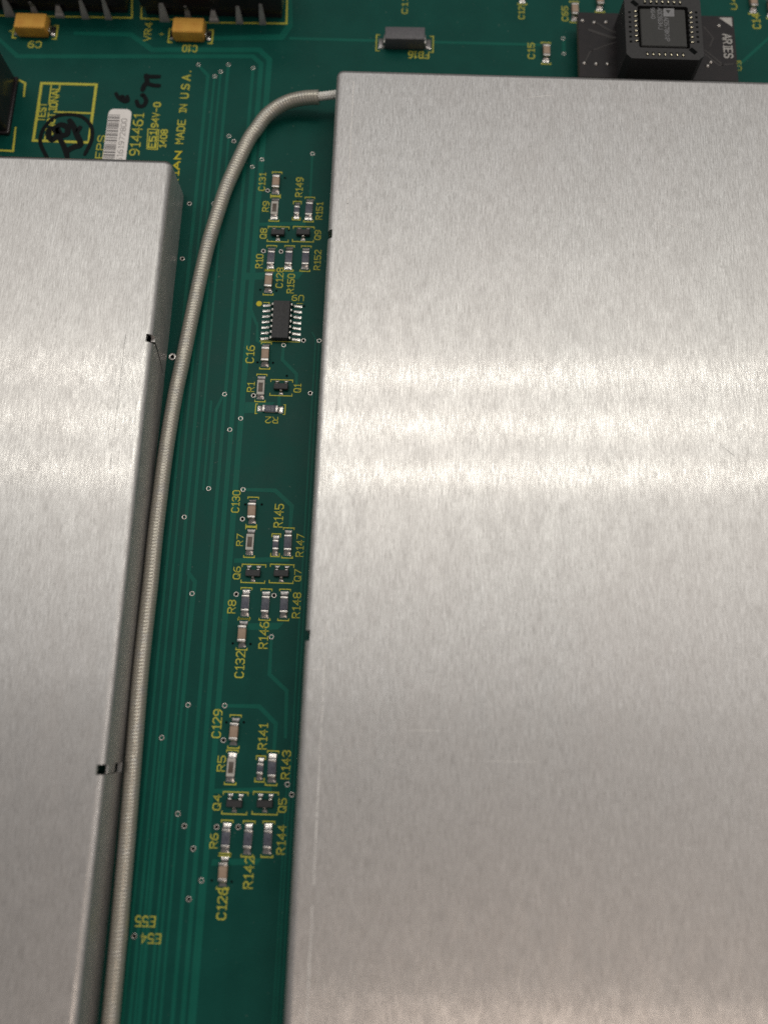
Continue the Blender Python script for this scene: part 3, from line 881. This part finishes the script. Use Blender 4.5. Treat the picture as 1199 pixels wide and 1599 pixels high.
def gull(w, h, l, th):
    """gull-wing lead from the body side (y = 0, height h) out to a foot at y = l"""
    path_ = [(-0.1, h), (0.12 * l, h), (0.30 * l, h * 0.92), (0.42 * l, h * 0.45), (0.52 * l, th * 1.3), (0.62 * l, th), (l, th)]
    V, Fc = [], []
    for i, (y, z) in enumerate(path_):
        for x in (-w / 2, w / 2):
            V.append((x, y, z)); V.append((x, y - (0.06 if 1 < i < 5 else 0), max(0.01, z - th)))
    n = len(path_)
    for i in range(n - 1):
        a, b = 4 * i, 4 * (i + 1)
        Fc += [(a, b, b + 2, a + 2), (a + 1, a + 3, b + 3, b + 1), (a, a + 1, b + 1, b), (a + 2, b + 2, b + 3, a + 3)]
    e = 4 * (n - 1); Fc += [(e, e + 1, e + 3, e + 2), (0, 2, 3, 1)]
    me = mesh_from(V, Fc, 'tin')
    bm = bmesh.new(); bm.from_mesh(me); bmesh.ops.recalc_face_normals(bm, faces=bm.faces); bm.to_mesh(me); bm.free()
    me.shade_smooth(); me.set_sharp_from_angle(angle=math.radians(45))
    return me

for Z, des, x0, x1, y0, y1 in ((Z5,'Q8',460,630,645,772),(Z5,'Q9',665,835,645,772),(Z6,'Q1',482,660,848,983),(Z7,'Q6',365,538,663,803),(Z7,'Q7',572,745,663,805),
                               (Z8,'Q4',328,490,657,808),(Z8,'Q5',526,690,657,810)):
    sot(f'black three lead transistor between yellow brackets marked {des}', Z, x0, x1, y0, y1)

# ---- U9, the fourteen lead chip
pl = [P(*zp(Z6, 415 + (452 - 415) * 0, y)) for y in (245, 512)]
pr0, pr1 = P(*zp(Z6, 738, 250)), P(*zp(Z6, 726, 520))
pl0, pl1 = P(*zp(Z6, 418, 250)), P(*zp(Z6, 405, 520))
cen = (pr0 + pr1 + pl0 + pl1) / 4
ic = thing('logic_chip', 'black fourteen lead chip beside the yellow marking U9', 'chip', (cen.x, cen.y, 0), math.pi / 2)
span = (pr0.x - pl0.x) / 2
body = bmesh.new()
rings = [(4.25, 1.72, 0.2), (4.36, 1.88, 0.85), (4.22, 1.70, 1.62)]
vs = [[body.verts.new((sx * a1, sy * b1, z)) for sx, sy in ((-1, -1), (1, -1), (1, 1), (-1, 1))] for a1, b1, z in rings]
for i in range(2):
    for k in range(4): body.faces.new((vs[i][k], vs[i][(k + 1) % 4], vs[i + 1][(k + 1) % 4], vs[i + 1][k]))
body.faces.new(list(reversed(vs[0]))); body.faces.new(vs[2])
bmesh.ops.bevel(body, geom=list(body.edges), offset=0.06, segments=2, affect='EDGES')
add('body', from_bm(body, 'epoxy', smooth_angle=40), ic, (0, -0.05, 0))
lead_me = gull(0.45, 0.9, 1.35, 0.18)
fil_me = fillet(0.66, span - 2.75, 0.26)
for s in (1, -1):
    for k in range(7):
        x = (k - 3) * 1.27
        r = 0 if s > 0 else math.pi
        ld = add('lead', lead_me, ic, (x, s * 1.75, 0), r)
        add('solder_joint', fil_me, ld, (0, 0.97, 0))
for s in (1, -1):
    pts = [(-span - 0.05, s * 4.35), (span - 0.1, s * 4.35)] if s < 0 else [(span - 1.1, s * 4.5), (span, s * 4.5)]
    badd('bracket', strokes_mesh([(pts, False)], 0.2, 0, 0.05, 'silk'), (cen.x, cen.y, 0))
badd('bracket', strokes_mesh([([(-span + 0.1, 4.5), (-span + 1.3, 4.5), (-span + 1.3, 4.1)], False)], 0.2, 0, 0.05, 'silk'), (cen.x, cen.y, 0))

# ---- capacitors along the far edge
def top_cap(label, x, y0, y1):
    a, c = P(x, y0), P(x, y1)
    return chip('cap', label, (a + c) / 2)
top_cap('tan chip capacitor standing alone beside marking C15', 852, 68, 99)
for lab, x, yb in (('tan chip capacitor cut by the top edge above marking C12', 815, 5), ('tan chip capacitor cut by the top edge above marking C14', 1175, 20),
                   ('tan chip capacitor at the far top right corner', 1203, 27), ('tan chip capacitor behind the black adapter near its left corner', 936, 17)):
    c = P(x, yb); chip('cap', lab, Vector((c.x, c.y + 2.55, 0)))
c = P(896, 33)
chip('cap', 'tan chip capacitor beside the marking C65 at the black adapter', Vector((c.x + 0.1, c.y + 2.55, 0)))

# ---- yellow tantalum capacitors
def tantalum(label, x0, x1, yb):
    a, c = P(x0, yb), P(x1, yb)
    w = c.x - a.x
    t = thing('tantalum_capacitor', label, 'capacitor', ((a.x + c.x) / 2, a.y + 2.2, 0), 0, 'yellow tantalum capacitors')
    bm = bmesh.new()
    rings = [(w / 2 - 0.35, 1.95, 0.15), (w / 2, 2.2, 1.35), (w / 2 - 0.25, 1.95, 3.1)]
    v4 = [[bm.verts.new((sx * a1, sy * b1, z)) for sx, sy in ((-1, -1), (1, -1), (1, 1), (-1, 1))] for a1, b1, z in rings]
    for i in range(2):
        for k in range(4): bm.faces.new((v4[i][k], v4[i][(k + 1) % 4], v4[i + 1][(k + 1) % 4], v4[i + 1][k]))
    bm.faces.new(list(reversed(v4[0]))); bm.faces.new(v4[2])
    bmesh.ops.bevel(bm, geom=list(bm.edges), offset=0.14, segments=3, affect='EDGES')
    add('body', from_bm(bm, 'yellow', smooth_angle=30), t)
    for s in (1, -1):
        add('terminal', box_mesh('term', 0.25, 2.4, 1.3, 0.02, 0.06, s * (w / 2 + 0.06), 0), t)
        add('solder_joint', fillet(2.6, 0.9, 0.7), t, (s * (w / 2 + 0.15), 0, 0), -math.pi / 2 if s > 0 else math.pi / 2)
        q = w / 2 + 1.35
        pts = [(s * (q - 0.8), -2.1), (s * q, -2.1), (s * q, 1.6), (s * (q - 0.8), 1.6)]
        o = badd('part_outline', strokes_mesh([(pts, False)], 0.34, 0, 0.05, 'silk'), ((a.x + c.x) / 2, a.y + 2.2, 0))
    add('polarity_band', box_mesh('yellow', 0.5, 3.7, 0.03, 3.085, 0.0, -w / 2 + 0.95, 0), t)
tantalum('yellow tantalum capacitor above the marking C9 at top left', 29, 79, 60)
tantalum('yellow tantalum capacitor above the marking C10 with a plus sign', 272, 322, 67)

# ---- ferrite bead FB16
a, c = P(601, 77.5), P(662, 78)
w = c.x - a.x
fb = thing('ferrite_bead', 'grey rectangular ferrite bead between silver ends, above the marking FB16', 'ferrite bead', ((a.x + c.x) / 2, a.y + 1.7, 0), 0.015)
add('body', box_mesh('ferrite', w, 3.3, 3.1, 0.12, 0.12), fb)
for s in (1, -1):
    add('terminal', box_mesh('term', 0.3, 2.3, 1.5, 0.02, 0.07, s * (w / 2 + 0.14), 0), fb)
    add('solder_joint', fillet(2.9, 1.35, 0.95), fb, (s * (w / 2 + 0.2), 0, 0), -math.pi / 2 if s > 0 else math.pi / 2)
    q = w / 2 + 2.05
    pts = [(s * (q - 0.7), -2.1), (s * q, -2.1), (s * q, 2.3), (s * (q - 0.7), 2.3)]
    badd('part_outline', strokes_mesh([(pts, False)], 0.22, 0, 0.05, 'silk'), ((a.x + c.x) / 2, a.y + 1.7, 0))

# ---- tall black parts at the top left
def regulator(label, x0, x1, yb, leads):
    a, c = P(x0, yb), P(x1, yb)
    w = c.x - a.x
    t = thing('voltage_regulator', label, 'regulator', ((a.x + c.x) / 2, a.y, 0), 0, 'black regulators at the top edge')
    def X(px): return P(px, yb).x - (a.x + c.x) / 2
    bm = bm_box(w, 9, 13, 2.6, 0.25, 0, 5.6)
    add('body', from_bm(bm, 'black', smooth_angle=40), t)
    add('base', box_mesh('black', w - 1, 8, 2.7, 0.0, 0.15, 0, 5.9), t)
    for px, wd, ht, fwd in leads:
        lx = X(px)
        V = []; prof = [(-fwd, 0.0, wd * 1.25), (-fwd + 0.1, 0.6, wd * 1.1), (-fwd + 0.5, ht * 0.5, wd * 0.9), (0.9, ht, wd * 0.55), (1.6, ht + 0.3, wd * 0.5)]
        for y, z, ww in prof:
            V += [(-ww / 2, y, z), (ww / 2, y, z), (ww / 2, y + 0.45, z), (-ww / 2, y + 0.45, z)]
        Fc = [(3, 2, 1, 0)]
        for i in range(len(prof) - 1):
            for k in range(4):
                j = (k + 1) % 4; Fc.append((4 * i + k, 4 * i + j, 4 * i + 4 + j, 4 * i + 4 + k))
        e = 4 * (len(prof) - 1); Fc.append((e, e + 1, e + 2, e + 3))
        add('lead', mesh_from(V, Fc, 'dull'), t, (lx, 0.1, 0))
    return t
regulator('black regulator with silver leads at the top left corner', -28, 203, 25, ((17, 2.0, 3.6, 0.2), (55, 1.2, 3.2, -0.8), (95, 1.8, 1.9, 0.1), (135, 1.4, 4.0, 0.2), (171, 1.3, 4.6, 0.2)))
regulator('black regulator with silver leads behind the yellow capacitor marked C10', 225, 444, 33, ((258, 1.9, 4.0, 0.2), (294, 1.2, 3.4, -0.9), (335, 1.9, 2.0, 0.1), (375, 1.4, 3.8, 0.2), (411, 1.3, 4.6, 0.2)))
a, c = P(31, 124), P(17, 212)
blk = thing('power_inductor', 'tall black moulded block at the left edge behind the left cover', 'inductor', (a.x - 8, (a.y + c.y) / 2, 0))
dl = a.y - c.y
add('case', box_mesh('black', 15.4, dl - 0.6, 15.5, 0.5, 0.8, 0, 0, seg=4), blk)
add('foot', box_mesh('black', 16, dl, 0.9, 0.0, 0.15), blk)

# ---- adapter board, socket and chip at the top right
AZ = 4.6
a0, a1, a2 = P(902, 18, AZ), P(1146, 27, AZ), P(1150, 121, AZ)
ax0, ax1, ay1, ay0 = a0.x, (a1.x + a2.x) / 2, (a0.y + a1.y) / 2, max(a2.y - 1.0, RY + 0.6)
acx, acy = (ax0 + ax1) / 2, (ay0 + ay1) / 2
ad = thing('socket_adapter', 'black adapter board printed ARIES raised on pins under the chip socket', 'adapter', (acx, acy, 0))
bm = bm_box(ax1 - ax0, ay1 - ay0, 1.6, AZ - 1.6, 0.0)
me = from_bm(bm, ['adedge', 'adapter'])
for p in me.polygons:
    if abs(p.normal.z) > 0.5: p.material_index = 1
add('panel', me, ad)
def al(px, py, z=AZ):
    p = P(px, py, z); return (p.x - acx, p.y - acy)
pin_me = lathe([(0.26, AZ - 1.62), (0.26, 0.0)], 10, ['tin'])
pad_me = lathe([(0.62, AZ), (0.58, AZ + 0.05), (0.36, AZ + 0.06), (0.30, AZ + 0.22), (0.12, AZ + 0.26)], 16, ['adapter', 'adtrace', 'term'], [0, 1, 2, 2, 2])
Za = (880, 0, 11.99)
for x, y in ((345, 385), (565, 420), (785, 415), (380, 1180), (600, 1195), (815, 1195)):
    q = al(*zp(Za, x, y)); add('pin', pin_me, ad, (q[0], q[1], 0)); add('pad', pad_me, ad, (q[0], q[1], 0))
for x, y in ((1104, 103), (1109, 97), (1122, 40)):
    q = al(x, y); add('pad', pad_me, ad, (q[0], q[1], 0))
for x in (ax0 + 1.2, ax1 - 1.2):
    for k in range(3): add('pin', pin_me, ad, (x - acx, (k - 1) * 5.2, 0))
def atr(pts, w, zt=0.03):
    add('trace', strokes_mesh([([al(*zp(Za, *q)) for q in pts], False)], w, AZ, AZ + zt, 'adtrace'), ad)
atr([(485, 565), (900, 705), (990, 705)], 0.75)
atr([(600, 420), (780, 530), (980, 620)], 0.45)
atr([(530, 945), (880, 820), (980, 790)], 0.3)
atr([(400, 1150), (480, 980), (530, 945)], 0.3)
Zr = (1080, 0, 10.08)
def atr2(pts, w): add('trace', strokes_mesh([([al(*zp(Zr, *q)) for q in pts], False)], w, AZ, AZ + 0.03, 'adtrace'), ad)
atr2([(200, 790), (480, 1020), (640, 1010)], 0.35); atr2([(200, 850), (420, 1030), (480, 1020)], 0.35); atr2([(180, 420), (330, 600), (280, 730)], 0.3)
add('corner_mark', prism([al(*zp(Zr, *q)) for q in ((418, 278), (620, 278), (632, 425))], AZ, AZ + 0.03, 'paint'), ad)
o = px_text('ARIES', 1127.5, 1143.5, 53, 91, 3, ad, 'paint', z=0, zt=0.03, pz=AZ, wf=0.17, name='lettering')
o.location.x -= acx * MM; o.location.y -= acy * MM

SZ = 11.3
s0, s1 = P(977, 91, SZ), P(1100, 95, SZ)
sw = s1.x - s0.x
scx, scy = (s0.x + s1.x) / 2, (s0.y + s1.y) / 2 + sw / 2
sk = thing('chip_socket', 'black square chip socket with gold contacts on the adapter board', 'socket', (scx, scy, AZ))
hS = SZ - AZ
CW = 10.9                                                # well
wl = (sw - CW) / 2
bmS = bmesh.new()
def frame_box(x, y, sx, sy, z0, z1, bev=0.3): bm_box(sx, sy, z1 - z0, z0, bev, x, y, bm=bmS)
def poly_frame():
    """square ring with chamfered corners"""
    o_, ch, i_ = sw / 2, 1.1, CW / 2
    outer = [(-o_ + ch, -o_), (o_ - ch, -o_), (o_, -o_ + ch), (o_, o_ - ch), (o_ - ch, o_), (-o_ + ch, o_), (-o_, o_ - ch), (-o_, -o_ + ch)]
    inner = [(-i_ + .3, -i_), (i_ - .3, -i_), (i_, -i_ + .3), (i_, i_ - .3), (i_ - .3, i_), (-i_ + .3, i_), (-i_, i_ - .3), (-i_, -i_ + .3)]
    V = [(x, y, 0) for x, y in outer] + [(x * 0.985, y * 0.985, hS) for x, y in outer] + [(x, y, hS) for x, y in inner] + [(x, y, 1.2) for x, y in inner]
    Fc = []
    for k in range(8):
        j = (k + 1) % 8
        Fc += [(k, j, 8 + j, 8 + k), (8 + k, 8 + j, 16 + j, 16 + k), (16 + k, 16 + j, 24 + j, 24 + k)]
    Fc.append(tuple(24 + k for k in range(8))); Fc.append(tuple(reversed(range(8))))
    return mesh_from(V, Fc, 'socket')
bmS.free()
fr = poly_frame()
add('frame', fr, sk)
cont = box_mesh('gold', 0.36, 0.62, 0.32, 0, 0.12)
slot = box_mesh('hole', 0.55, 1.0, 0.05, 0, 0.0)
tooth = box_mesh('hole', 0.5, 0.55, 0.04, 0, 0.0)
for side in range(4):
    r = side * math.pi / 2
    for k in range(7):
        x = (k - 3) * 1.27
        ext = (1.2, 0.0, 0.55, 0.0)[side]
        q = rot2((x, -(CW / 2 + 0.38 + ext)), r); add('contact_slot', slot, sk, (q[0], q[1], hS - 0.02), r)
        q = rot2((x, -(CW / 2 + 0.52 + ext)), r); add('contact', cont, sk, (q[0], q[1], hS - 0.10), r + 0.25)
        if side % 2:
            q = rot2((x + 0.2, -(CW / 2 + 1.75)), r); add('test_slot', tooth, sk, (q[0], q[1], hS - 0.018), r)
key = box_mesh('hole', 1.0, 1.7, 0.06, 0, 0.0)
for s in (1, -1): add('extraction_slot', key, sk, (s * (CW / 2 + 0.55), -s * (CW / 2 + 0.55), hS - 0.03), math.pi / 4 * 1.0)

CZ = SZ - 0.15
ctop = CZ - AZ
chp = thing('square_chip', 'dark grey square chip seated in the black socket with a white logo', 'chip', (scx, scy, AZ + 1.25))
bm = bmesh.new()
hc = CZ - AZ - 1.25
rings = [(4.9, 0.0), (5.15, hc * 0.55), (4.85, hc)]
v4 = [[bm.verts.new((sx * r_, sy * r_, z)) for sx, sy in ((-1, -1), (1, -1), (1, 1), (-1, 1))] for r_, z in rings]
for i in range(2):
    for k in range(4): bm.faces.new((v4[i][k], v4[i][(k + 1) % 4], v4[i + 1][(k + 1) % 4], v4[i + 1][k]))
bm.faces.new(list(reversed(v4[0]))); bm.faces.new(v4[2])
bmesh.ops.bevel(bm, geom=list(bm.edges), offset=0.12, segments=2, affect='EDGES')
add('body', from_bm(bm, 'grey', smooth_angle=30), chp)
jl = box_mesh('term', 0.5, 0.2, hc * 0.6, hc * 0.05, 0.05)
for side in range(4):
    r = side * math.pi / 2
    for k in range(7):
        q = rot2(((k - 3) * 1.27, -5.22), r); add('lead', jl, chp, (q[0], q[1], 0), r)
def cl(px, py):
    p = P(px, py, CZ); return (p.x - scx, p.y - scy)
Zc = (1005, 0, 19.99)
def ctext(s, x0, x1, y0, y1):
    a = zp(Zc, x0, y0); c = zp(Zc, x1, y1)
    o = px_text(s, a[0], c[0], a[1], c[1], 3, chp, 'laser', z=0, zt=0.02, pz=CZ, wf=0.14, name='marking')
    o.location.x -= scx * MM; o.location.y -= scy * MM; o.location.z -= (AZ + 1.25) * MM
ctext('AD578KNP', 625, 790, 545, 1290); ctext('ADC 9634 J'.replace(' ', ''), 420, 580, 250, 920); ctext('9640', 205, 345, 245, 585)
lg = [cl(*zp(Zc, *q)) for q in ((600, 265), (935, 265), (940, 520), (605, 515))]
add('logo_plate', prism(lg, hc, hc + 0.02, 'laser'), chp)
add('logo_triangle', prism([cl(*zp(Zc, *q)) for q in ((665, 310), (830, 315), (755, 425))], hc + 0.02, hc + 0.026, 'grey'), chp)

# ------------------------------------------------------------------ bar code label on the board
Zl = Zs
la, lb = P(*zp(Zl, 160, 525)), P(*zp(Zl, 428, 535))
lw, ltop = lb.x - la.x, (la.y + lb.y) / 2
ll = 16.5
st = thing('barcode_sticker', 'white rounded barcode sticker tucked behind the left cover', 'sticker', ((la.x + lb.x) / 2 - 0.05, ltop - ll / 2, 0.0))
hw, hl, rr = lw / 2, ll / 2, 1.25
poly = []
for sx, sy, a0_ in ((1, 1, 0), (-1, 1, 90), (-1, -1, 180), (1, -1, 270)):
    for k in range(6):
        t = math.radians(a0_ + 18 * k)
        poly.append((sx * (hw - rr) + rr * math.cos(t), sy * (hl - rr) + rr * math.sin(t)))
add('paper', prism(poly, 0.0, 0.09, 'label'), st)
y = hl - 1.55; rnd = random.Random(3)
while y > -hl + 1.4:
    bw = rnd.choice((0.12, 0.16, 0.3, 0.42, 0.2))
    add('bar', prism([(-hw + 0.1, y - bw), (0.1, y - bw), (0.1, y), (-hw + 0.1, y)], 0.09, 0.105, 'print_'), st)
    y -= bw + rnd.choice((0.12, 0.16, 0.28))
dg = [([rot2(q, math.pi / 2) for q in pts], c_) for pts, c_ in text_strokes('951619728 00'.replace(' ', ''), 12.2, 1.15)]
add('digits', strokes_mesh(dg, 0.13, 0.09, 0.1, 'print_'), st, (1.15, -0.4, 0))
